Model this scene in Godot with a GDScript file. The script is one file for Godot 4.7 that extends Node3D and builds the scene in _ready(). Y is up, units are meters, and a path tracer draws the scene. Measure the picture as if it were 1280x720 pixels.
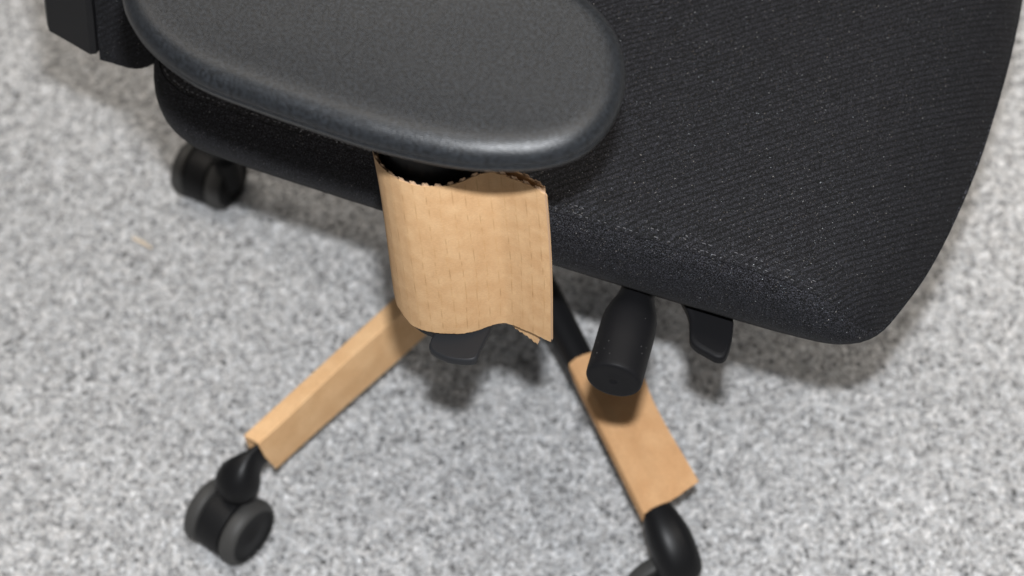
extends Node3D
# An office chair part-wrapped in cardboard on grey carpet. X is the chair's forward, Z its right-hand side, Y up; the swivel column stands at the origin.

const UP := Vector3.UP
var rng := RandomNumberGenerator.new()
var fabric_top: StandardMaterial3D
var fabric_side: StandardMaterial3D
var soft_pad: StandardMaterial3D
var plastic: StandardMaterial3D
var knob_plastic: StandardMaterial3D
var tab_plastic: StandardMaterial3D
var metal_black: StandardMaterial3D
var tyre_grey: StandardMaterial3D
var wheel_black: StandardMaterial3D
var board_face: StandardMaterial3D
var board_core: StandardMaterial3D
var paper_kraft: StandardMaterial3D
var paper_light: StandardMaterial3D


# Collects grids and caps with smooth normals, then becomes one ArrayMesh.
class Shape:
	var v := PackedVector3Array()
	var n := PackedVector3Array()
	var t := PackedVector2Array()
	var x := PackedInt32Array()

	# rows of equal length; wrap closes each row. want: a normal the first face should have (zero: outward from the grid's own middle)
	func grid(rows: Array, wrap := false, want := Vector3.ZERO, uvs: Array = []) -> void:
		var h := rows.size()
		var w: int = rows[0].size()
		var cols := w + 1 if wrap else w
		var base := v.size()
		var middle := Vector3.ZERO
		for r in h:
			for c in cols:
				var p: Vector3 = rows[r][c % w]
				v.append(p)
				middle += p
				t.append(uvs[r][c] if uvs else Vector2(p.x + p.y * .3, p.z + p.y * .7))
		middle /= float(h * cols)
		var normals := PackedVector3Array()
		normals.resize(h * cols)
		var tris := PackedInt32Array()
		var volume := 0.0
		for r in h - 1:
			for c in cols - 1:
				var a := r * cols + c
				for q in [[a, a + 1, a + cols + 1], [a, a + cols + 1, a + cols]]:
					var pa := v[base + q[0]]
					var pb := v[base + q[1]]
					var pc := v[base + q[2]]
					var f := (pb - pa).cross(pc - pa)
					if f.length_squared() < 1e-20:
						continue
					if want != Vector3.ZERO:
						if volume == 0.0:
							volume = f.normalized().dot(want)
					else:
						volume += f.dot(pa - middle)
					for k in 3:
						normals[q[k]] += f
					tris.append_array(PackedInt32Array([base + q[0], base + q[1], base + q[2]]))
		if wrap:
			for r in h:
				var s := normals[r * cols] + normals[r * cols + w]
				normals[r * cols] = s
				normals[r * cols + w] = s
		var sg := 1.0 if volume >= 0.0 else -1.0
		for q in normals:
			n.append((q * sg).normalized() if q.length_squared() > 1e-24 else Vector3.UP)
		for k in range(0, tris.size(), 3):
			if sg > 0:
				x.append_array(PackedInt32Array([tris[k], tris[k + 2], tris[k + 1]]))
			else:
				x.append_array(PackedInt32Array([tris[k], tris[k + 1], tris[k + 2]]))

	func cap(ring: PackedVector3Array, want: Vector3) -> void:
		var base := v.size()
		var mid := Vector3.ZERO
		for p in ring:
			mid += p
		mid /= float(ring.size())
		v.append(mid); n.append(want.normalized()); t.append(Vector2(mid.x, mid.z))
		for p in ring:
			v.append(p); n.append(want.normalized()); t.append(Vector2(p.x, p.z))
		var m := ring.size()
		for k in m:
			var a := base + 1 + k
			var b := base + 1 + (k + 1) % m
			if (v[a] - mid).cross(v[b] - mid).dot(want) > 0:
				x.append_array(PackedInt32Array([base, b, a]))
			else:
				x.append_array(PackedInt32Array([base, a, b]))

	func mesh() -> ArrayMesh:
		var arrays := []
		arrays.resize(Mesh.ARRAY_MAX)
		arrays[Mesh.ARRAY_VERTEX] = v
		arrays[Mesh.ARRAY_NORMAL] = n
		arrays[Mesh.ARRAY_TEX_UV] = t
		arrays[Mesh.ARRAY_INDEX] = x
		var m := ArrayMesh.new()
		m.add_surface_from_arrays(Mesh.PRIMITIVE_TRIANGLES, arrays)
		return m


func put(called: String, shape: Variant, m: Material, parent: Node = self) -> MeshInstance3D:
	var o := MeshInstance3D.new()
	o.name = called
	o.mesh = shape.mesh() if shape is Shape else shape
	o.material_override = m
	parent.add_child(o, true)
	return o


func tag(o: Node, label: String, category: String, group := "") -> void:
	o.set_meta("label", label)
	o.set_meta("category", category)
	if group:
		o.set_meta("group", group)


func thing(called: String, at := Vector3.ZERO) -> Node3D:
	var o := Node3D.new()
	o.name = called
	o.position = at
	add_child(o, true)
	return o


func lin(r: float, g: float, b: float) -> Color:
	return Color(r, g, b).linear_to_srgb()


func spline(points: Array, per: int, closed: bool) -> PackedVector3Array:
	var out := PackedVector3Array()
	var m := points.size()
	for i in (m if closed else m - 1):
		var a: Vector3 = points[(i - 1 + m) % m] if closed else points[maxi(i - 1, 0)]
		var b: Vector3 = points[i]
		var c: Vector3 = points[(i + 1) % m] if closed else points[i + 1]
		var d: Vector3 = points[(i + 2) % m] if closed else points[mini(i + 2, m - 1)]
		for k in per:
			out.append(b.cubic_interpolate(c, a, d, k / float(per)))
	if not closed:
		out.append(points[m - 1])
	return out


func resample(points: PackedVector3Array, step: float, closed := false) -> PackedVector3Array:
	var line := points.duplicate()
	if closed:
		line.append(points[0])
	var total := 0.0
	for i in line.size() - 1:
		total += line[i].distance_to(line[i + 1])
	var count := maxi(4, roundi(total / step))
	var out := PackedVector3Array()
	var along := 0.0
	var i := 0
	var want := 0.0
	for k in (count if closed else count + 1):
		want = total * k / count
		while i < line.size() - 2 and along + line[i].distance_to(line[i + 1]) < want:
			along += line[i].distance_to(line[i + 1])
			i += 1
		var seg := line[i].distance_to(line[i + 1])
		out.append(line[i].lerp(line[i + 1], clampf((want - along) / maxf(seg, 1e-9), 0, 1)))
	return out


# A tube along a path; size gives (half width across, half height) at each point; squareness 2 = ellipse, 4 = rounded box.
func tube(s: Shape, path: PackedVector3Array, sizes: Array, around := 24, square := 2.0, up := UP, round_start := 0.0, round_end := 0.0) -> void:
	var rows := []
	var m := path.size()
	var ends := []
	for k in m:
		var d := (path[mini(k + 1, m - 1)] - path[maxi(k - 1, 0)]).normalized()
		var side := d.cross(up).normalized()
		var top := side.cross(d).normalized()
		var pts := []
		if k == 0 and round_start > 0.0:
			for j in 6:
				var a := PI / 2 * j / 6.0
				pts.append([path[k] - d * round_start * cos(a), maxf(sin(a), .02)])
		pts.append([path[k], 1.0])
		if k == m - 1 and round_end > 0.0:
			for j in 6:
				var a := PI / 2 * (j + 1) / 6.0
				pts.append([path[k] + d * round_end * sin(a), maxf(cos(a), .02)])
		for q in pts:
			var ring := PackedVector3Array()
			for j in around:
				var a := TAU * j / around
				var c := cos(a)
				var e := sin(a)
				var cx: float = signf(c) * pow(absf(c), 2.0 / square) * sizes[k].x * q[1]
				var cy: float = signf(e) * pow(absf(e), 2.0 / square) * sizes[k].y * q[1]
				ring.append(q[0] + side * cx + top * cy)
			rows.append(ring)
		ends.append(d)
	s.grid(rows, true)
	s.cap(rows[0], -ends[0])
	s.cap(rows[rows.size() - 1], ends[m - 1])


# A body turned about an axis: profile of (radius, along).
func lathe(s: Shape, at: Vector3, axis: Vector3, profile: Array, around := 40) -> void:
	var z := axis.normalized()
	var a := z.cross(UP if absf(z.y) < .9 else Vector3.RIGHT).normalized()
	var b := z.cross(a)
	var rows := []
	for p in profile:
		var ring := PackedVector3Array()
		for j in around:
			var w := TAU * j / around
			ring.append(at + z * p.y + (a * cos(w) + b * sin(w)) * maxf(p.x, .0001))
		rows.append(ring)
	s.grid(rows, true)


# A box with chamfered long edges, given by its eight corners through a basis.
func block(s: Shape, at: Transform3D, size: Vector3, r := .002) -> void:
	var rows := []
	var h := size / 2.0
	for q in [[-h.y, r], [-h.y + r, 0.0], [h.y - r, 0.0], [h.y, r]]:
		var ring := PackedVector3Array()
		var x: float = h.x - q[1]
		var z: float = h.z - q[1]
		for c in [[1, 1], [-1, 1], [-1, -1], [1, -1]]:
			var e := Vector3(c[0] * x, q[0], c[1] * z)
			var turn: bool = c[0] * c[1] > 0
			var p1 := e - Vector3(c[0] * r, 0, 0)
			var p2 := e - Vector3(0, 0, c[1] * r)
			for p in ([p2, p1] if turn else [p1, p2]):
				ring.append(at * p)
		rows.append(ring)
	for k in 3:
		s.grid([rows[k], rows[k + 1]], true, (at.basis * Vector3(1, 0, .0)).normalized() if k == 1 else Vector3.ZERO)
	s.cap(rows[0], -at.basis.y)
	s.cap(rows[3], at.basis.y)


# ------------------------------------------------------------------ materials
func plain(color: Color, rough: float, spec := .5) -> StandardMaterial3D:
	var m := StandardMaterial3D.new()
	m.albedo_color = color
	m.roughness = rough
	m.metallic_specular = spec
	return m


func noise_image(size: int, kind: int, freq: float, octaves: int, noise_seed: int, cell := -1) -> Image:
	var f := FastNoiseLite.new()
	f.noise_type = kind
	f.frequency = freq
	f.seed = noise_seed
	f.fractal_type = FastNoiseLite.FRACTAL_FBM if octaves > 1 else FastNoiseLite.FRACTAL_NONE
	f.fractal_octaves = octaves
	if cell >= 0:
		f.cellular_return_type = cell
		f.cellular_jitter = 1.0
	return f.get_seamless_image(size, size, false, false, .12)


func grain(m: StandardMaterial3D, size_m: float, height: float, freq := .2) -> void:
	m.heightmap_enabled = true
	m.heightmap_texture = ImageTexture.create_from_image(noise_image(512, FastNoiseLite.TYPE_SIMPLEX, freq, 2, 11))
	m.heightmap_scale = height
	m.uv1_triplanar = true
	m.uv1_scale = Vector3.ONE / size_m


func weave(period_px: int, base: float, gap: float, contrast: float, glints: int, speck_seed: int, size: int) -> ImageTexture:
	# ribs of yarn with thin dark furrows between, broken up by filament noise; glints are bare filament and lint
	var r := RandomNumberGenerator.new()
	r.seed = speck_seed
	var im := Image.create(size, size, false, Image.FORMAT_RGB8)
	var small := size / 2
	var filament := PackedFloat32Array()
	for i in small * small:
		filament.append(pow(r.randf(), 1.6) * 2.6)
	var fur := PackedFloat32Array()
	for y in period_px:
		var a := float(y) / period_px
		fur.append(gap + (1.0 - gap) * smoothstep(0.0, .34, minf(a, 1.0 - a) * 1.15))
	for y in size:
		var row := y / period_px
		for x in size:
			var shift := int(3.0 * sin(TAU * 3.0 * x / size + row * 2.1))
			var k := fur[posmod(y + (shift if (x / 7 + row) % 3 == 0 else 0), period_px)]
			k *= 1.0 - contrast + contrast * filament[((y / 2 + shift * 0) % small) * small + (x / 2) % small]
			var c := base * k
			im.set_pixel(x, y, Color(c * .97, c * .98, c * 1.08))
	for i in glints:
		var b := r.randf_range(.22, .38) if r.randf() < .9 else r.randf_range(.4, .75)
		var tint := r.randf_range(-.03, .03)
		var p := Vector2i(r.randi_range(1, size - 5), r.randi_range(1, size - 5))
		for dx in r.randi_range(1, 3):
			for dy in r.randi_range(1, 2):
				im.set_pixelv(p + Vector2i(dx, dy), Color(b + tint, b, b - tint))
	return ImageTexture.create_from_image(im)


func board_texture(creased: bool) -> Array:
	# brown liner: fibres, mottling and the broken creases over the flutes (u along the sheet, v upward, one tile = 0.12 m)
	var size := 1024
	var fib := noise_image(size, FastNoiseLite.TYPE_SIMPLEX, .035, 4, 5)
	var big := noise_image(size, FastNoiseLite.TYPE_SIMPLEX, .006, 3, 9)
	var fine := noise_image(size, FastNoiseLite.TYPE_SIMPLEX, .22, 2, 21)
	var im := Image.create(size, size, false, Image.FORMAT_RGB8)
	var hm := Image.create(size, size, false, Image.FORMAT_L8)
	var flutes := 16
	for y in size:
		for x in size:
			var f := fib.get_pixel(x, (y * 3) % size).r - .5
			var g := big.get_pixel(x, y).r - .5
			var e := fine.get_pixel(x, y).r - .5
			var k := 1.0 + f * .08 + g * .06 + e * .13
			im.set_pixel(x, y, Color(.80 * k, (.640 + g * .02) * k, (.455 + g * .03) * k))
			hm.set_pixel(x, y, Color.from_hsv(0, 0, clampf(.5 + f * .08 + e * .3 + .05 * sin(TAU * flutes * x / float(size)), 0, 1)))
	var r := RandomNumberGenerator.new()
	r.seed = 3
	for k in (flutes if creased else 0):
		var y := r.randi_range(0, 40)
		while y < size:
			var run := r.randi_range(40, 150)
			var depth := r.randf_range(.04, .145) * (1.0 if r.randf() < .75 else .3)
			var x := int((k + .25) * size / flutes) + r.randi_range(-5, 5)
			for j in run:
				var yy := (y + j) % size
				var fade := sin(PI * j / run)
				for w in range(-4, 5):
					var q := Vector2i((x + w + size) % size, yy)
					var s := 1.0 - depth * fade * exp(-w * w * .16)
					var c := im.get_pixelv(q)
					im.set_pixelv(q, Color(c.r * s, c.g * s * .995, c.b * s * .98))
					var hh := hm.get_pixelv(q).r - depth * fade * exp(-w * w * .16) * 1.2
					hm.set_pixelv(q, Color(hh, hh, hh))
			y += run + r.randi_range(6, 50)
	for k in 260:
		var p := Vector2(r.randf() * size, r.randf() * size)
		var d := Vector2.from_angle(r.randf() * TAU)
		var dark := r.randf_range(.82, 1.1)
		for j in r.randi_range(6, 26):
			p += d
			d = d.rotated(r.randf_range(-.15, .15))
			var q := Vector2i(posmod(int(p.x), size), posmod(int(p.y), size))
			var c := im.get_pixelv(q)
			im.set_pixelv(q, Color(minf(c.r * dark, 1), minf(c.g * dark, 1), minf(c.b * dark, 1)))
	return [ImageTexture.create_from_image(im), ImageTexture.create_from_image(hm)]


func make_materials() -> void:
	fabric_top = plain(Color.WHITE, .8, .22)
	fabric_top.albedo_texture = weave(22, .090, .58, .78, 3800, 31, 1012)
	fabric_top.uv1_scale = Vector3.ONE / .2
	fabric_top.rim_enabled = true
	fabric_top.rim = .03
	fabric_side = plain(Color.WHITE, .8, .22)
	fabric_side.albedo_texture = weave(8, .098, .66, .92, 5000, 47, 1024)
	fabric_side.uv1_scale = Vector3.ONE / .2
	fabric_side.rim_enabled = true
	fabric_side.rim = .03

	soft_pad = plain(Color.WHITE, .43, .45)
	var mottle := noise_image(512, FastNoiseLite.TYPE_SIMPLEX, .045, 3, 71)
	for y in 512:
		for x in 512:
			var k := .096 + (mottle.get_pixel(x, y).r - .5) * .15
			mottle.set_pixel(x, y, Color(k, k, k))
	soft_pad.albedo_texture = ImageTexture.create_from_image(mottle)
	soft_pad.albedo_color = Color(.86, .92, 1.0)
	grain(soft_pad, .07, .02, .12)
	plastic = plain(lin(.007, .007, .0078), .5, .3)
	grain(plastic, .05, .006, .22)
	knob_plastic = plain(lin(.0065, .0065, .0072), .5, .2)
	grain(knob_plastic, .05, .004, .2)
	tab_plastic = plain(lin(.014, .0145, .016), .5, .3)
	metal_black = plain(lin(.006, .006, .0066), .42, .32)
	tyre_grey = plain(lin(.046, .045, .043), .55, .4)
	wheel_black = plain(lin(.009, .009, .0095), .5, .3)

	var b := board_texture(true)
	board_face = plain(Color(.88, .89, .925), .8, .25)
	board_face.albedo_texture = b[0]
	board_face.heightmap_enabled = true
	board_face.heightmap_texture = b[1]
	board_face.heightmap_scale = .012
	board_face.uv1_scale = Vector3.ONE / .12
	board_core = plain(lin(.46, .31, .20), .85, .2)
	paper_kraft = plain(Color(.935, .915, .93), .8, .25)
	var card_look := board_texture(false)
	paper_kraft.albedo_texture = card_look[0]
	paper_kraft.heightmap_enabled = true
	paper_kraft.heightmap_texture = card_look[1]
	paper_kraft.heightmap_scale = .02
	paper_kraft.uv1_scale = Vector3.ONE / .2
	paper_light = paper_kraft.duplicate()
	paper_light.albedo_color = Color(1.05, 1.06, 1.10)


# ------------------------------------------------------------------ the chair
func seat_outline() -> PackedVector3Array:
	var p := []
	for q in [[-.10, .2215], [-.02, .2225], [.08, .2225], [.18, .222], [.26, .2205], [.305, .2185], [.334, .214], [.350, .2015], [.359, .175], [.3675, .13], [.3715, .06], [.3705, 0.0], [.366, -.07], [.357, -.14], [.343, -.19], [.322, -.212], [.29, -.220], [.2, -.222], [.08, -.2225], [-.04, -.222], [-.11, -.218], [-.147, -.205], [-.163, -.18], [-.17, -.12], [-.172, 0.0], [-.17, .12], [-.165, .178], [-.153, .205], [-.132, .218]]:
		p.append(Vector3(q[0], 0, q[1]))
	return resample(spline(p, 10, true), .006, true)


func seat_top_height(x: float, z: float) -> float:
	var front := clampf((x - .245) / .126, 0, 1.1)
	var h := .479 + .009 * (1.0 - pow(absf(z) / .22, 2.0)) * (1.0 - pow(absf(x - .1) / .3, 2.0))
	h -= .052 * pow(front, 3.0)
	h += .004 * pow(clampf((-.05 - x) / .12, 0, 1), 2)
	return h


func make_seat(chair: Node3D) -> void:
	var line := seat_outline()
	var m := line.size()
	var mid := Vector3(.1, 0, 0)
	var turn := func(p: Vector3) -> Vector2: return Vector2((p.x - p.z) * .7071, (p.x + p.z) * .7071)
	var outward := func(k: int) -> Vector3:
		var d := (line[(k + 1) % m] - line[(k - 1 + m) % m]).normalized()
		var o := Vector3(d.z, 0, -d.x)
		return o if o.dot(line[k] - mid) > 0 else -o
	# the upper panel: rings from the middle out to the seam
	var rows := []
	var uvs := []
	for f in [.005, .2, .4, .55, .66, .74, .79, .83, .865, .895, .92, .94, .956, .97, .981, .99, .996, 1.0]:
		var ring := PackedVector3Array()
		var uv := []
		for k in m + 1:
			var rim := line[k % m]
			var nose := smoothstep(.318, .356, rim.x)
			var p: Vector3 = mid.lerp(rim - outward.call(k % m) * .003 * (1.0 - nose), f)
			var edge: float = (1.0 - f) / .06
			p.y = seat_top_height(p.x, p.z) - .005 * pow(clampf(1.0 - edge, 0, 1), 2.0)
			# the front rolls over to the underside
			var d := clampf(p.distance_to(Vector3(rim.x, p.y, rim.z)) / .030, 0, 1)
			p.y += .0005 * (sin(k * 4.1) + .7 * sin(k * 1.37)) * clampf(1.0 - edge * 1.6, 0, 1) * (1.0 - nose)
			p.y -= nose * maxf(seat_top_height(rim.x, rim.z) - .005 - .427, 0.0) * (1.0 - sqrt(1.0 - pow(1.0 - d, 2.4)))
			if k < m:
				ring.append(p)
			uv.append(turn.call(p + outward.call(k % m) * (.482 - p.y) * .75 * smoothstep(.2, .3, rim.x)))
		rows.append(ring)
		uvs.append(uv)
	var seam: PackedVector3Array = rows[rows.size() - 1]
	var s := Shape.new()
	s.grid(rows, true, UP, uvs)
	put("seat_panel", s, fabric_top, chair)
	# the border band, from the seam down and under
	rows = []
	uvs = []
	var along := PackedFloat32Array([0.0])
	for k in m:
		along.append(along[k] + line[k].distance_to(line[(k + 1) % m]))
	for f in [0.0, .06, .15, .3, .45, .6, .75, .88, .96, 1.0, 1.05]:
		var ring := PackedVector3Array()
		var uv := []
		for k in m + 1:
			var i := k % m
			var top := seam[i]
			var o: Vector3 = outward.call(i)
			var front := smoothstep(.318, .356, line[i].x)
			var low := .4215 + .003 * front
			var y := lerpf(top.y + (.0005 if f == 0.0 else 0.0), low, minf(f, 1.0))
			var bulge := .0055 * sin(PI * clampf(f * .92 + .04, 0, 1)) * (1.0 - .5 * front) - .002 * smoothstep(.8, 1.0, f)
			var p := Vector3(line[i].x, y, line[i].z) + o * (bulge * (1.0 - .6 * front) - .003 * (1.0 - front) * (1.0 - smoothstep(0.0, .12, f)))
			if f > 1.0:
				p -= o * .03
				p.y -= .003
			if k < m:
				ring.append(p)
			uv.append(Vector2(along[k], y * 1.15))
		rows.append(ring)
		uvs.append(uv)
	var b := Shape.new()
	b.grid(rows, true, Vector3.ZERO, uvs)
	put("seat_border", b, fabric_side, chair)
	# under-shell of black plastic
	var u := Shape.new()
	var r1 := PackedVector3Array()
	var r2 := PackedVector3Array()
	for k in m:
		var o: Vector3 = outward.call(k)
		r1.append(line[k] - o * .02 + UP * .4195)
		r2.append(line[k] - o * .07 + UP * .409)
	u.grid([r1, r2], true)
	u.cap(r2, -UP)
	put("seat_shell", u, plastic, chair)
	# two rows of stitches beside the seam
	var st := Shape.new()
	var step := resample(seam, .0042, true)
	for k in step.size():
		var p := step[k]
		var d := (step[(k + 1) % step.size()] - p)
		for side in [.0022, .0062]:
			if rng.randf() < .16:
				continue
			var inn := (mid - p)
			inn.y = 0
			inn = inn.normalized()
			if absf(p.z) > .15 and p.x < .31:
				inn = Vector3(0, 0, -signf(p.z))
			var a: Vector3 = p + inn * side
			a.y = p.y + (.0012 if side < .004 else .0034)
			var e := a + d * rng.randf_range(.38, .75)
			var ring_rows := []
			for f in [0.0, .25, .75, 1.0]:
				var c := a.lerp(e, f) + UP * (.00035 * sin(PI * f))
				var w := .00042 * (.35 + .65 * sin(PI * clampf(f, .1, .9)))
				var g := d.normalized().cross(UP).normalized()
				var ring := PackedVector3Array()
				for j in 5:
					ring.append(c + g * cos(TAU * j / 5.0) * w + UP * sin(TAU * j / 5.0) * w)
				ring_rows.append(ring)
			st.grid(ring_rows, true)
	var stitches := put("stitching", st, plain(lin(.042, .042, .046), .6), chair)
	stitches.set_meta("kind", "stuff")


func make_back(chair: Node3D) -> void:
	# a reclining profile in X and Y, swept from side to side
	var shell := Shape.new()
	var cushion := Shape.new()
	var lean := func(y: float) -> float: return -.207 + .19 * (y - .467) - .52 * pow(maxf(y - .52, 0), 1.5) * .9
	var rows := []
	var heights := [.467, .48, .50, .53, .57, .62, .68, .75, .82, .88, .92, .94]
	# plate behind: closed ring of (front, back) at each height, corners rounded
	for y in heights:
		var w: float = .2 - .05 * pow(clampf((y - .8) / .14, 0, 1), 2)
		var xf: float = lean.call(y)
		var ring := PackedVector3Array()
		for q in [[xf, w - .003], [xf - .003, w], [xf - .034, w - .001], [xf - .038, w - .005], [xf - .045, w * .6], [xf - .047, 0.0], [xf - .045, -w * .6], [xf - .038, -w + .005], [xf - .034, -w + .001], [xf - .003, -w], [xf, -w + .003], [xf - .002, 0.0]]:
			ring.append(Vector3(q[0] - .002, y - .004 + .34 * clampf(xf - q[0], 0, .05), q[1]))
		rows.append(ring)
	for k in rows.size() - 1:
		shell.grid([rows[k], rows[k + 1]], true)
	shell = Shape.new()
	var dense := []
	for k in 12:
		var col := PackedVector3Array()
		for r in rows:
			col.append(r[k])
		dense.append(col)
	for k in 12:
		var a: PackedVector3Array = dense[k]
		var b: PackedVector3Array = dense[(k + 1) % 12]
		var out := ((a[0] + b[0]) / 2.0 - Vector3(-.225, a[0].y, 0))
		var face := (b[0] - a[0]).cross(a[1] - a[0])
		out = face if face.dot(Vector3(signf(out.x) if absf(a[0].z - b[0].z) > .02 else 0.0, 0, signf(a[0].z + b[0].z) if absf(a[0].z - b[0].z) <= .02 else 0.0)) > 0 else -face
		shell.grid([a, b], false, out.normalized())
	shell.cap(rows[0], -UP)
	shell.cap(rows[rows.size() - 1], UP)
	put("back_shell", shell, plastic, chair)
	# the cushion in front of the plate
	rows = []
	var uvs := []
	for f in 27:
		var t := f / 26.0
		var y := lerpf(.4575, .93, t)
		var bottom := clampf((y - .4565) / .02, 0, 1)
		var top := clampf((.932 - y) / .04, 0, 1)
		var thick: float = .038 + .026 * sqrt(clampf(1.0 - pow(1.0 - bottom, 2.0), 0, 1)) * sqrt(clampf(1.0 - pow(1.0 - top, 2), 0, 1))
		var w: float = .197 - .05 * pow(clampf((y - .8) / .14, 0, 1), 2)
		var xf: float = lean.call(y) + .001
		var ring := PackedVector3Array()
		var uv := []
		var arc := 0.0
		for j in 33:
			var a := -PI / 2 + PI * j / 32.0
			var z := signf(sin(a)) * pow(absf(sin(a)), .4) * w
			var d := pow(absf(cos(a)), .3) * thick
			ring.append(Vector3(xf + d, y + .012 * pow(maxf(0, 1.0 - bottom), 2) * 0.0, z))
			if j:
				arc += ring[j].distance_to(ring[j - 1])
			uv.append(Vector2(arc - y, arc + y) * .7071)
		rows.append(ring)
		uvs.append(uv)
	cushion.grid(rows, false, Vector3(0, 0, -1), uvs)
	cushion.cap(rows[0], -UP)
	cushion.cap(rows[26], UP)
	put("back_cushion", cushion, fabric_top, chair)
	var bar := Shape.new()
	var path := resample(spline([Vector3(-.02, .375, 0), Vector3(-.12, .37, 0), Vector3(-.21, .385, 0), Vector3(-.262, .44, 0), Vector3(-.262, .52, 0), Vector3(-.25, .62, 0)], 8, false), .012)
	var sizes := []
	for k in path.size():
		sizes.append(Vector2(.03, .009))
	tube(bar, path, sizes, 20, 3.5, Vector3(.3, 1, 0).normalized())
	put("back_bar", bar, metal_black, chair)


func pad_outline() -> PackedVector3Array:
	var p := []
	for q in [[.18, .363], [.155, .3705], [.117, .3745], [.087, .3745], [.041, .3725], [.01, .3695], [-.018, .3605], [-.041, .347], [-.058, .328], [-.066, .305], [-.064, .282], [-.052, .262], [-.03, .248], [0.0, .2405], [.05, .236], [.10, .234], [.145, .2325], [.173, .238], [.1955, .2525], [.2105, .273], [.2180, .2965], [.2185, .318], [.2125, .339], [.198, .354]]:
		p.append(Vector3(q[0], 0, q[1] - .0055 * smoothstep(.27, .36, q[1])))
	return resample(spline(p, 8, true), .004, true)


func make_armrest(chair: Node3D) -> void:
	var line := pad_outline()
	var m := line.size()
	var mid := Vector3(.08, 0, .305)
	var inset := func(k: int, d: float) -> Vector3:
		var e := (line[(k + 2) % m] - line[(k - 2 + m) % m]).normalized()
		var o := Vector3(e.z, 0, -e.x)
		if o.dot(line[k] - mid) < 0:
			o = -o
		return line[k] - o * d
	var s := Shape.new()
	var rows := []
	var prof := []
	for f in [.002, .3, .55, .75]:
		prof.append([f, 0.0, 0.0])
	# [share of the way out, inset, height over .684]
	for q in [[.0180, .0110], [.0145, .0113], [.0113, .0113], [.0092, .0111], [.0074, .0106], [.0058, .0099], [.0045, .0090], [.0035, .0082], [.00264, .00726], [.0018, .0062], [.00123, .0051], [.0007, .0039], [.00034, .0027], [0.0, .0004], [.0003, -.0006], [.0017, -.0010], [.0018, -.0018], [.0007, -.0024], [.0010, -.0046], [.0025, -.0073], [.0050, -.0093], [.0090, -.0106], [.016, -.0111], [.024, -.0113]]:
		prof.append([1.0, q[0], q[1]])
	for q in prof:
		var ring := PackedVector3Array()
		for k in m:
			var p: Vector3 = inset.call(k, q[1])
			var h: float = q[2]
			if q[0] < 1.0:
				var e: Vector3 = inset.call(k, .018)
				p = mid.lerp(e, q[0])
				h = .0110 - .0028 * (1.0 - q[0] * q[0])
			p.y = .6805 + h
			ring.append(p)
		rows.append(ring)
	s.grid(rows, true)
	s.cap(rows[rows.size() - 1], -UP)
	put("arm_pad", s, soft_pad, chair)
	# the upright under it, an oval post that widens to carry the pad
	var post := Shape.new()
	rows = []
	for q in [[.430, .0275, .0255], [.50, .0275, .0255], [.56, .0275, .0255], [.60, .028, .026], [.63, .029, .027], [.65, .033, .030], [.660, .040, .034], [.6700, .048, .036]]:
		var ring := PackedVector3Array()
		var drift := smoothstep(.60, .668, q[0])
		for j in 40:
			var a := TAU * j / 40.0
			ring.append(Vector3(.0965 + cos(a) * q[1], q[0], .2825 + .018 * drift + sin(a) * q[2]))
		rows.append(ring)
	post.grid(rows, true)
	post.cap(rows[0], -UP)
	put("arm_post", post, plastic, chair)
	# the arm that carries the post from under the seat
	var arm := Shape.new()
	var path := resample(spline([Vector3(.098, .452, .285), Vector3(.098, .436, .282), Vector3(.098, .422, .268), Vector3(.098, .410, .235), Vector3(.098, .402, .19), Vector3(.098, .398, .12), Vector3(.098, .396, .03)], 6, false), .008)
	var sizes := []
	for k in path.size():
		sizes.append(Vector2(.019, .008))
	tube(arm, path, sizes, 20, 4.0, Vector3(0, .5, 1).normalized())
	put("arm_bracket", arm, plastic, chair)
	# the release tab that shows below the cardboard
	var tab := Shape.new()
	var rim := []
	for q in [[.108, .285], [.1005, .307], [.1008, .3205], [.111, .3240], [.122, .3230], [.1315, .3190], [.1318, .311], [.1290, .285]]:
		rim.append(Vector3(q[0], 0, q[1]))
	var ring0 := resample(spline(rim, 4, true), .002, true)
	rows = []
	for q in [[.0018, .4325], [.0006, .4334], [0.0, .4345], [0.0, .4372], [.0005, .4386], [.0016, .4393]]:
		var ring := PackedVector3Array()
		for p in ring0:
			var e := p.lerp(Vector3(.116, 0, .308), q[0] / .02)
			e.y = q[1] - (p.z - .315) * .08
			ring.append(e)
		rows.append(ring)
	tab.grid(rows, true)
	tab.cap(rows[0], -UP)
	tab.cap(rows[5], UP)
	put("release_tab", tab, tab_plastic, chair)


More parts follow.
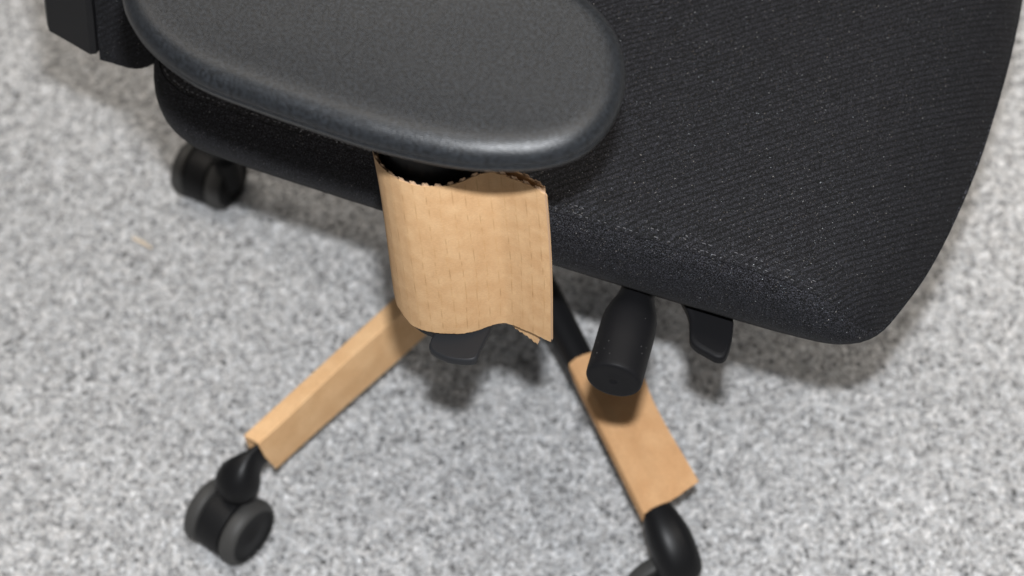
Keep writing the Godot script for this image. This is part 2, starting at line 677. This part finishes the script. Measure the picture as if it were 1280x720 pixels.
func make_controls(chair: Node3D) -> void:
	# turned tension handle
	var s := Shape.new()
	var axis := Vector3(.15, -.02, .985).normalized()
	var end := Vector3(.2062, .4, .2775)
	lathe(s, end, axis, [Vector2(.0001, -.0008), Vector2(.0022, -.0008), Vector2(.0028, 0.0), Vector2(.0040, -.0002), Vector2(.0125, -.0004), Vector2(.0158, 0.0), Vector2(.0173, -.0006), Vector2(.0180, -.0018), Vector2(.0182, -.004), Vector2(.0182, -.0098), Vector2(.0182, -.025), Vector2(.0182, -.036), Vector2(.0181, -.044), Vector2(.0175, -.0495), Vector2(.0161, -.055), Vector2(.0142, -.060), Vector2(.0126, -.0645), Vector2(.0117, -.069), Vector2(.0114, -.076), Vector2(.0114, -.13)], 56)
	var handle := put("tension_handle", s, knob_plastic, chair)
	var dust := Shape.new()
	for k in 11:
		var turn := rng.randf_range(-1.1, 1.1)
		var back := -absf(rng.randfn()) * .012 - .004
		var out := UP.rotated(axis, turn)
		var at := end + axis * back + out * .0182
		var w := rng.randf_range(.00018, .00042)
		var rows := []
		for q in [[0.0, -.3], [1.0, .1], [.7, .5], [0.0, .7]]:
			var ring := PackedVector3Array()
			for j in 5:
				var a := TAU * j / 5.0
				ring.append(at + out * q[1] * w + (axis * cos(a) + out.cross(axis) * sin(a)) * maxf(q[0], .05) * w)
			rows.append(ring)
		dust.grid(rows, true)
	put("dust_specks", dust, plain(lin(.09, .09, .09), .9), handle).set_meta("kind", "stuff")
	# flat lever
	var l := Shape.new()
	var rim := []
	for q in [[.205, .150], [.208, .188], [.2185, .1985], [.2285, .2075], [.2355, .2155], [.2395, .2245], [.2425, .2318], [.2475, .2352], [.256, .2370], [.2635, .2378], [.2678, .2340], [.2672, .222], [.2640, .209], [.2605, .198], [.258, .150]]:
		rim.append(Vector3(q[0], 0, q[1]))
	var ring0 := resample(spline(rim, 5, true), .0015, true)
	var mid := Vector3(.252, 0, .21)
	var rows := []
	for q in [[.0028, -.0056], [.0010, -.0050], [0.0, -.0034], [0.0, .0010], [.0006, .0022], [.0018, .0029], [.0036, .0033]]:
		var ring := PackedVector3Array()
		for p in ring0:
			var e: Vector3 = p + (mid - p).normalized() * q[0]
			e.x -= .002
			e.y = .4025 + q[1] - (p.z - .215) * .06 - (p.x - .25) * .06
			ring.append(e)
		rows.append(ring)
	l.grid(rows, true)
	l.cap(rows[0], -UP)
	l.cap(rows[rows.size() - 1], UP)
	put("height_lever", l, knob_plastic, chair)
	# mechanism under the seat and the gas column
	var b := Shape.new()
	block(b, Transform3D(Basis(), Vector3(.05, .386, 0)), Vector3(.24, .05, .15), .008)
	put("tilt_mechanism", b, metal_black, chair)
	var c := Shape.new()
	lathe(c, Vector3.ZERO, UP, [Vector2(.0001, .07), Vector2(.025, .07), Vector2(.026, .075), Vector2(.026, .2), Vector2(.025, .202), Vector2(.014, .203), Vector2(.014, .37)], 36)
	put("gas_column", c, metal_black, chair)


func make_base(chair: Node3D) -> void:
	var hub := Shape.new()
	lathe(hub, Vector3.ZERO, UP, [Vector2(.0001, .100), Vector2(.030, .100), Vector2(.036, .106), Vector2(.040, .132), Vector2(.038, .150), Vector2(.033, .158), Vector2(.027, .161)], 40)
	var base := put("star_base", hub, metal_black, chair)
	for pair in [[42.0, 1.04], [114.0, 1.0], [186.5, 1.03], [257.0, 1.0], [329.0, 1.0]]:
		var deg: float = pair[0]
		var d: Vector3 = pair[1] * Vector3(cos(deg_to_rad(deg)), 0, sin(deg_to_rad(deg)))
		var leg := Shape.new()
		var path := resample(spline([d * .03 + UP * .1405, d * .10 + UP * .129, d * .18 + UP * .1135, d * .24 + UP * .102, d * .268 + UP * .0960, d * .286 + UP * .0900, d * .299 + UP * .082, d * .305 + UP * .076, d * .306 + UP * .0715], 6, false), .006)
		if deg == 114.0:
			for k in path.size():
				path[k].y -= .005 * smoothstep(.300, .272, Vector2(path[k].x, path[k].z).length())
		if deg == 186.5:
			for k in path.size():
				path[k].y += .018 * smoothstep(.2, .28, Vector2(path[k].x, path[k].z).length())
		var sizes := []
		for p in path:
			var r := Vector2(p.x, p.z).length()
			var narrow := .34 if deg == 114.0 else 1.0
			narrow = lerpf(narrow, 1.0 if narrow == 1.0 else .40, smoothstep(.23, .27, r))
			var w := narrow * lerpf(.0145, .0105, clampf((r - .03) / .21, 0, 1))
			var h := (1.0 if narrow == 1.0 else lerpf(.4, 1.2, smoothstep(.1, .25, r))) * lerpf(.0165, .0125, clampf((r - .03) / .21, 0, 1))
			var e := smoothstep(.279, .304, r) if deg == 114.0 else smoothstep(.262, .306, r)
			sizes.append(Vector2(lerpf(w, .0178, e), lerpf(h, .0178, e)))
		tube(leg, path, sizes, 28, 2.35, UP, 0.0, .007)
		put("leg", leg, metal_black, base)


func make_caster(chair: Node3D, deg: float, reach: float, roll_deg: float, offset: Vector3) -> void:
	var stem := Vector3(cos(deg_to_rad(deg)), 0, sin(deg_to_rad(deg))) * reach
	var a := deg_to_rad(roll_deg)
	var axle := Vector3(cos(a), 0, sin(a))
	var roll := Vector3(-sin(a), 0, cos(a))
	var mid := stem + offset + UP * .0302
	# hood between the wheels, with its stem socket
	var s := Shape.new()
	lathe(s, mid - axle * .0116, axle, [Vector2(.0001, 0), Vector2(.0278, 0), Vector2(.0287, .0008), Vector2(.0289, .0116), Vector2(.0287, .0224), Vector2(.0278, .0232), Vector2(.0001, .0232)], 36)
	var path := PackedVector3Array([stem + UP * .030, stem + UP * .05, stem + UP * .066])
	tube(s, path, [Vector2(.012, .012), Vector2(.0125, .0125), Vector2(.0125, .0125)], 20, 2.0, Vector3.RIGHT)
	var c := put("caster", s, wheel_black, chair)
	for side in [-1.0, 1.0]:
		var w := Shape.new()
		lathe(w, mid + axle * side * .0130, axle * side, [Vector2(.006, 0), Vector2(.0268, 0), Vector2(.0290, .0009), Vector2(.0299, .0025), Vector2(.0300, .0055), Vector2(.0295, .0095), Vector2(.0280, .0125), Vector2(.0262, .0140), Vector2(.0246, .0143), Vector2(.0240, .0138)], 52)
		var tyre := put("wheel", w, tyre_grey, c)
		tyre.name = "wheel" if side < 0 else "wheel_001"
		var disc := Shape.new()
		lathe(disc, mid + axle * side * .0130, axle * side, [Vector2(.0242, .004), Vector2(.0242, .0125), Vector2(.0236, .0134), Vector2(.0215, .0128), Vector2(.012, .0137), Vector2(.006, .0150), Vector2(.0001, .0153)], 44)
		var hubcap := put("wheel_cap", disc, wheel_black, c)
		hubcap.name = "wheel_cap" if side < 0 else "wheel_cap_001"


# ------------------------------------------------------------------ cardboard
# One layer of board standing along a path: offsets o0 (outside) and o1 (inside) from the path, tops and bottoms per point.
func layer(s: Shape, path: PackedVector3Array, normals: PackedVector3Array, o0: PackedFloat32Array, o1: PackedFloat32Array, tops: PackedFloat32Array, lows: PackedFloat32Array, warp: Callable) -> void:
	var m := path.size()
	var outer := []
	var inner := []
	var uv := []
	var rim := [PackedVector3Array(), PackedVector3Array()]
	var sole := [PackedVector3Array(), PackedVector3Array()]
	var along := 0.0
	for k in m:
		if k:
			along += path[k].distance_to(path[k - 1])
		var a := PackedVector3Array()
		var b := PackedVector3Array()
		var u := []
		for j in 19:
			var f := j / 18.0
			var y := lerpf(tops[k], lows[k], f)
			var w: Vector3 = warp.call(along, y)
			a.append(path[k] + normals[k] * o0[k] + UP * y + w)
			b.append(path[k] + normals[k] * o1[k] + UP * y + w)
			u.append(Vector2(along, y))
		outer.append(a)
		inner.append(b)
		uv.append(u)
		rim[0].append(a[0]); rim[1].append(b[0])
		sole[0].append(a[18]); sole[1].append(b[18])
	s.grid(outer, false, normals[0], uv)
	s.grid(inner, false, -normals[0], uv)
	s.grid(rim, false, UP)
	s.grid(sole, false, -UP)
	var t := (path[1] - path[0]).normalized()
	s.grid([outer[0], inner[0]], false, -t)
	t = (path[m - 1] - path[m - 2]).normalized()
	s.grid([outer[m - 1], inner[m - 1]], false, t)


func corrugated(root: Node3D, path: PackedVector3Array, away: Vector3, thick: float, top: Callable, low: Callable, warp: Callable, pitch: float, rag: float) -> void:
	var m := path.size()
	var normals := PackedVector3Array()
	for k in m:
		var d := (path[mini(k + 1, m - 1)] - path[maxi(k - 1, 0)]).normalized()
		var o := Vector3(d.z, 0, -d.x)
		normals.append(o)
	if normals[m / 2].dot(away) < 0:
		for k in m:
			normals[k] = -normals[k]
	var along := 0.0
	var sets := [[PackedFloat32Array(), PackedFloat32Array(), PackedFloat32Array(), PackedFloat32Array()], [PackedFloat32Array(), PackedFloat32Array(), PackedFloat32Array(), PackedFloat32Array()], [PackedFloat32Array(), PackedFloat32Array(), PackedFloat32Array(), PackedFloat32Array()]]
	var nz := FastNoiseLite.new()
	nz.seed = 4
	nz.frequency = 1.0
	for k in m:
		if k:
			along += path[k].distance_to(path[k - 1])
		var wave := sin(TAU * along / pitch)
		var slope := cos(TAU * along / pitch)
		var lump := rag * (nz.get_noise_1d(along * 420.0) * .8 + nz.get_noise_1d(along * 130.0 + 50.0) * .8)
		var press := .00004 * wave
		var y1: float = top.call(along)
		var y0: float = low.call(along)
		# outer liner, medium, inner liner
		sets[0][0].append(press); sets[0][1].append(-.00035 + press)
		sets[0][2].append(y1 + lump); sets[0][3].append(y0 + lump * .8)
		var amp := thick / 2.0 - .0005
		sets[1][0].append(-thick / 2.0 + amp * wave + .00016); sets[1][1].append(-thick / 2.0 + amp * wave - .00016)
		sets[1][2].append(y1 + lump * .5 + .0019 * smoothstep(-.3, .7, wave) - .0018 * smoothstep(.1, -.6, wave)); sets[1][3].append(y0 + absf(lump) * .5 - .0003 * slope)
		sets[2][0].append(-thick + .00035); sets[2][1].append(-thick)
		sets[2][2].append(y1 - .0030 + lump * .6 + .0016 * nz.get_noise_1d(along * 300.0 + 9.0)); sets[2][3].append(y0 + .0008 - lump * .4)
	var names := ["outer_liner", "fluted_core", "inner_liner"]
	for i in 3:
		var s := Shape.new()
		layer(s, path, normals, sets[i][0], sets[i][1], sets[i][2], sets[i][3], warp)
		put(names[i], s, board_core if i == 1 else board_face, root)


func make_arm_sleeve() -> void:
	var root := thing("cardboard_sleeve", Vector3.ZERO)
	tag(root, "corrugated cardboard sheet wrapped round the armrest post, its torn flap sticking out", "cardboard", "cardboard wrapped round the chair")
	var front := []
	for q in [[.1290, .2660], [.120, .2530], [.103, .2480], [.084, .2540], [.0705, .2690], [.0645, .2850], [.0655, .2950], [.0725, .3055], [.0820, .3118], [.0930, .3148], [.1030, .3138], [.1130, .3105], [.1200, .3062], [.1260, .3005], [.1315, .2942], [.1370, .2902], [.1430, .2890], [.1560, .2902], [.1710, .2920]]:
		front.append(Vector3(q[0], 0, q[1]))
	var path := resample(spline(front, 12, false), .0005)
	var total := (path.size() - 1) * path[0].distance_to(path[1])
	var top := func(s: float) -> float:
		var left := total - s
		return .5850 + .0008 * sin(s * 70.0) - .0022 * smoothstep(.0035, .0, left)
	var low := func(s: float) -> float:
		var left := total - s
		var y := .4435
		y += .006 * smoothstep(.094, .106, left) + .010 * smoothstep(.107, .125, left)
		return y + .0009 * sin(s * 95.0)
	var warp := func(s: float, y: float) -> Vector3:
		var left := total - s
		var f := clampf((.585 - y) / .142, 0, 1)
		return Vector3(.0015 * sin(f * 3.0), 0, .0010 * sin(f * 5.0 + s * 40.0) + .0016 * sin(f * PI) * smoothstep(.055, .03, left))
	corrugated(root, path, Vector3(0, 0, 1), .0028, top, low, warp, .0075, .0008)
	# the other end of the sheet, pressed against the first behind the flap
	var back := []
	for q in [[.1290, .2660], [.1300, .2730], [.1335, .2795], [.140, .2836], [.150, .2852], [.1680, .2880]]:
		back.append(Vector3(q[0], 0, q[1]))
	var path2 := resample(spline(back, 12, false), .0005)
	var total2 := (path2.size() - 1) * path2[0].distance_to(path2[1])
	var top2 := func(s: float) -> float: return .5858 + .0005 * sin(s * 90.0) - .0015 * smoothstep(.012, .0, total2 - s)
	var low2 := func(s: float) -> float:
		var left := total2 - s
		if left < .034 and left > .0095:
			return .4352 - .0090 * (.034 - left) / .0245 + .0006 * sin(left * 1900.0)
		return .4470
	var warp2 := func(s: float, y: float) -> Vector3:
		var f := clampf((.585 - y) / .142, 0, 1)
		return Vector3(.0015 * sin(f * 3.0), 0, .0008 * sin(f * 5.0))
	corrugated(root, path2, Vector3(-1, 0, 1), .0026, top2, low2, warp2, .0075, .0007)


# A folded card round a leg: stations along it, each a list of (sideways, height) points.
func card(root: Node3D, deg: float, r0: float, r1: float, section: Callable, thick: float, flip: float, tint: StandardMaterial3D) -> void:
	var d := Vector3(cos(deg_to_rad(deg)), 0, sin(deg_to_rad(deg)))
	var side := Vector3(-d.z, 0, d.x) * flip
	var outer := []
	var inner := []
	var uv := []
	var count := 28
	for k in count + 1:
		var f := k / float(count)
		var pts: PackedVector3Array = section.call(f)
		var m := pts.size()
		var a := PackedVector3Array()
		var b := PackedVector3Array()
		var u := []
		var run := 0.0
		for j in m:
			var e := (pts[mini(j + 1, m - 1)] - pts[maxi(j - 1, 0)]).normalized()
			var o := Vector3(-e.y, e.x, 0)
			var q := pts[j] - o * thick
			var r := lerpf(r0, r1, f) + pts[j].z
			a.append(d * r + side * pts[j].x + UP * pts[j].y)
			b.append(d * r + side * q.x + UP * q.y)
			if j:
				run += Vector2(pts[j].x, pts[j].y).distance_to(Vector2(pts[j - 1].x, pts[j - 1].y))
			u.append(Vector2(run, r))
		outer.append(a)
		inner.append(b)
		uv.append(u)
	var s := Shape.new()
	var first: PackedVector3Array = outer[0]
	var n0: Vector3 = (outer[0][0] - inner[0][0]).normalized()
	s.grid(outer, false, n0, uv)
	s.grid(inner, false, -n0, uv)
	s.grid([outer[0], inner[0]], false, -d)
	s.grid([outer[count], inner[count]], false, d)
	var e0 := [PackedVector3Array(), PackedVector3Array()]
	var e1 := [PackedVector3Array(), PackedVector3Array()]
	var last := first.size() - 1
	for k in count + 1:
		e0[0].append(outer[k][0]); e0[1].append(inner[k][0])
		e1[0].append(outer[k][last]); e1[1].append(inner[k][last])
	s.grid(e0, false, -(outer[0][1] - outer[0][0]).normalized())
	s.grid(e1, false, (outer[0][last] - outer[0][last - 1]).normalized())
	put("folded_card", s, tint, root)


func bend(points: Array, per := 5) -> PackedVector3Array:
	# straight faces with small rounded folds
	var out := PackedVector3Array()
	for i in points.size() - 1:
		for k in per:
			out.append(points[i].lerp(points[i + 1], k / float(per)))
	out.append(points[points.size() - 1])
	return out


func make_leg_sleeves() -> void:
	var a := thing("cardboard_sleeve")
	tag(a, "long narrow brown cardboard sleeve folded round the leg left of the armrest post", "cardboard", "cardboard wrapped round the chair")
	card(a, 114.0, .080, .281, func(f: float) -> PackedVector3Array:
		# a tall narrow fold: top face, then the long face that hangs down on the front side
		var h := lerpf(.0405, 0.0, f)
		var w := .0008 * sin(f * 9.0)
		var wave := .0012 * sin(f * 6.0)
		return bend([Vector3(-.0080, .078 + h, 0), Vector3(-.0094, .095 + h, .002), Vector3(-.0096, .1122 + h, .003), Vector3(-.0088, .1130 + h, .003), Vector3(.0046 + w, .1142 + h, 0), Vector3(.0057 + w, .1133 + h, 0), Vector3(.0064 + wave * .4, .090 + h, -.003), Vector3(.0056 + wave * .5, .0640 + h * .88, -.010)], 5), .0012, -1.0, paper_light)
	var b := thing("cardboard_sleeve")
	tag(b, "short wide brown cardboard sleeve below the round handle, one edge flaring off the leg", "cardboard", "cardboard wrapped round the chair")
	card(b, 42.0, .144, .2815, func(f: float) -> PackedVector3Array:
		var h := lerpf(.0275, 0.0, f)
		var flare := lerpf(.043, .0345, smoothstep(0.0, .5, f)) + .002 * smoothstep(.6, 1.0, f)
		var lift := .003 * f
		return bend([Vector3(.0108, .086 + h, .0), Vector3(lerpf(.0120, .0140, f), .0945 + h, 0), Vector3(lerpf(.0118, .0132, f), .1060 + h, 0), Vector3(.006, .1105 + h, 0), Vector3(-.002, .1109 + h, 0), Vector3(-.0060, .1102 + h, 0), Vector3(-.0100, .1095 + h, 0), Vector3(-.0140, .1092 + h, -.001), Vector3(-.0185, .1095 + h + lift * .3, -.001), Vector3(-.0240, .1103 + h + lift * .6, -.002), Vector3(-flare, .1122 + h + lift, -.003)], 5), -.0011, 1.0, paper_kraft)


# ------------------------------------------------------------------ floor
func make_floor() -> void:
	# backing sheet, and the looped pile standing on it
	var m := plain(Color.WHITE, .95, .1)
	var fleck := noise_image(1024, FastNoiseLite.TYPE_SIMPLEX, .17, 2, 15)
	fleck.convert(Image.FORMAT_L8)
	var bytes := fleck.get_data()
	for i in bytes.size():
		bytes[i] = clampi(int(163 + (bytes[i] - 128) * .85), 60, 225)
	m.albedo_texture = ImageTexture.create_from_image(Image.create_from_data(1024, 1024, false, Image.FORMAT_L8, bytes))
	m.uv1_triplanar = true
	m.uv1_world_triplanar = true
	m.uv1_scale = Vector3.ONE / .9
	var p := PlaneMesh.new()
	p.size = Vector2(7, 7)
	var o := put("carpet_floor", p, m)
	o.set_meta("kind", "structure")
	tag(o, "grey speckled loop-pile carpet floor under the whole chair", "carpet")
	var loop := SphereMesh.new()
	loop.radius = 1.0
	loop.height = 2.0
	loop.radial_segments = 9
	loop.rings = 5
	var yarn := plain(Color.WHITE, .95, .1)
	yarn.vertex_color_use_as_albedo = true
	var step := .0034
	var nx := int(2.1 / step)
	var nz := int(1.9 / step)
	var mm := MultiMesh.new()
	mm.transform_format = MultiMesh.TRANSFORM_3D
	mm.use_colors = true
	mm.mesh = loop
	mm.instance_count = nx * nz
	var r := RandomNumberGenerator.new()
	r.seed = 77
	var drift := FastNoiseLite.new()
	drift.seed = 5
	drift.frequency = 60.0
	drift.fractal_octaves = 3
	var n := 0
	for a in nx:
		for b in nz:
			var x := -1.12 + (a + r.randf_range(-.42, .42) + .5 * (b % 2)) * step
			var z := -1.02 + (b + r.randf_range(-.42, .42)) * step
			var k := r.randf_range(.75, 1.3)
			var turn := Basis(UP, r.randf() * TAU) * Basis(Vector3.RIGHT, r.randf_range(-.5, .5))
			mm.set_instance_transform(n, Transform3D(turn.scaled_local(Vector3(.0025, .0019, .0019) * k), Vector3(x, r.randf_range(-.0004, .0011), z)))
			var v := clampf(.445 + .085 * r.randfn() + .16 * drift.get_noise_2d(x, z), .10, .80)
			if r.randf() < .10:
				v *= r.randf_range(.4, .75)
			var w := r.randf_range(-.012, .016)
			mm.set_instance_color(n, Color(v * (1.0 + w), v, v * (1.0 - w)))
			n += 1
	var pile := MultiMeshInstance3D.new()
	pile.name = "carpet_pile"
	pile.multimesh = mm
	pile.material_override = yarn
	pile.set_meta("kind", "stuff")
	tag(pile, "grey loops of carpet pile covering the floor round the chair", "carpet pile")
	add_child(pile)
	var s := Shape.new()
	tube(s, PackedVector3Array([Vector3(-.382, .0045, .043), Vector3(-.371, .006, .0452), Vector3(-.358, .005, .0478)]), [Vector2(.0016, .0008), Vector2(.0022, .001), Vector2(.0011, .0007)], 8, 2.5)
	var chip := put("wood_splinter", s, plain(lin(.60, .50, .38), .8))
	tag(chip, "tiny pale wood splinter lying on the carpet left of the chair", "splinter")


func _ready() -> void:
	rng.seed = 1
	# camera, flash and room light
	var cam := Camera3D.new()
	cam.name = "camera"
	cam.near = .05
	cam.far = 40.0
	cam.fov = 17.784
	cam.position = Vector3(.4496, 1.3602, .8896)
	cam.rotation_degrees = Vector3(-52.545, 26.873, -4.004)
	var lens := CameraAttributesPhysical.new()
	lens.frustum_focal_length = 76.7
	lens.frustum_focus_distance = 1.10
	lens.exposure_aperture = 7.4
	cam.attributes = lens
	add_child(cam)
	var env := WorldEnvironment.new()
	env.name = "environment"
	var e := Environment.new()
	e.background_mode = Environment.BG_COLOR
	e.background_color = lin(.17, .171, .174)
	e.tonemap_mode = Environment.TONE_MAPPER_LINEAR
	e.tonemap_exposure = 1.0
	e.sdfgi_enabled = true
	e.ssao_enabled = true
	e.ssil_enabled = true
	env.environment = e
	add_child(env)
	var flash := AreaLight3D.new()
	flash.name = "flash"
	flash.area_size = Vector2(.032, .022)
	flash.light_color = Color(.975, .985, 1.0)
	flash.light_energy = 2.75
	flash.shadow_enabled = true
	flash.transform = cam.transform.translated_local(Vector3(.012, .094, .0))
	add_child(flash)
	for x in [-1.0, 1.2]:
		var panel := AreaLight3D.new()
		panel.name = "ceiling_light"
		panel.area_size = Vector2(1.9, 1.5)
		panel.light_color = Color(1.0, .965, .92)
		panel.light_energy = 4.4
		panel.shadow_enabled = true
		panel.position = Vector3(x, 2.7, -.4)
		panel.rotation_degrees = Vector3(-90, 0, 0)
		add_child(panel, true)

	make_materials()
	make_floor()
	var chair := thing("office_chair")
	tag(chair, "black office chair with woven seat, padded armrest and castor wheels on carpet", "office chair")
	make_seat(chair)
	make_back(chair)
	make_armrest(chair)
	make_controls(chair)
	make_base(chair)
	make_caster(chair, 114.0, .306, 12.0, Vector3(-.0078, 0, .0135))
	make_caster(chair, 186.5, .315, 4.0, Vector3(-.025, 0, -.002))
	make_caster(chair, 42.0, .318, 42.0, Vector3(-.004, 0, .0085))
	make_caster(chair, 257.0, .306, 30.0, Vector3(-.01, 0, .017))
	make_caster(chair, 329.0, .306, 70.0, Vector3(-.018, 0, .006))
	make_arm_sleeve()
	make_leg_sleeves()
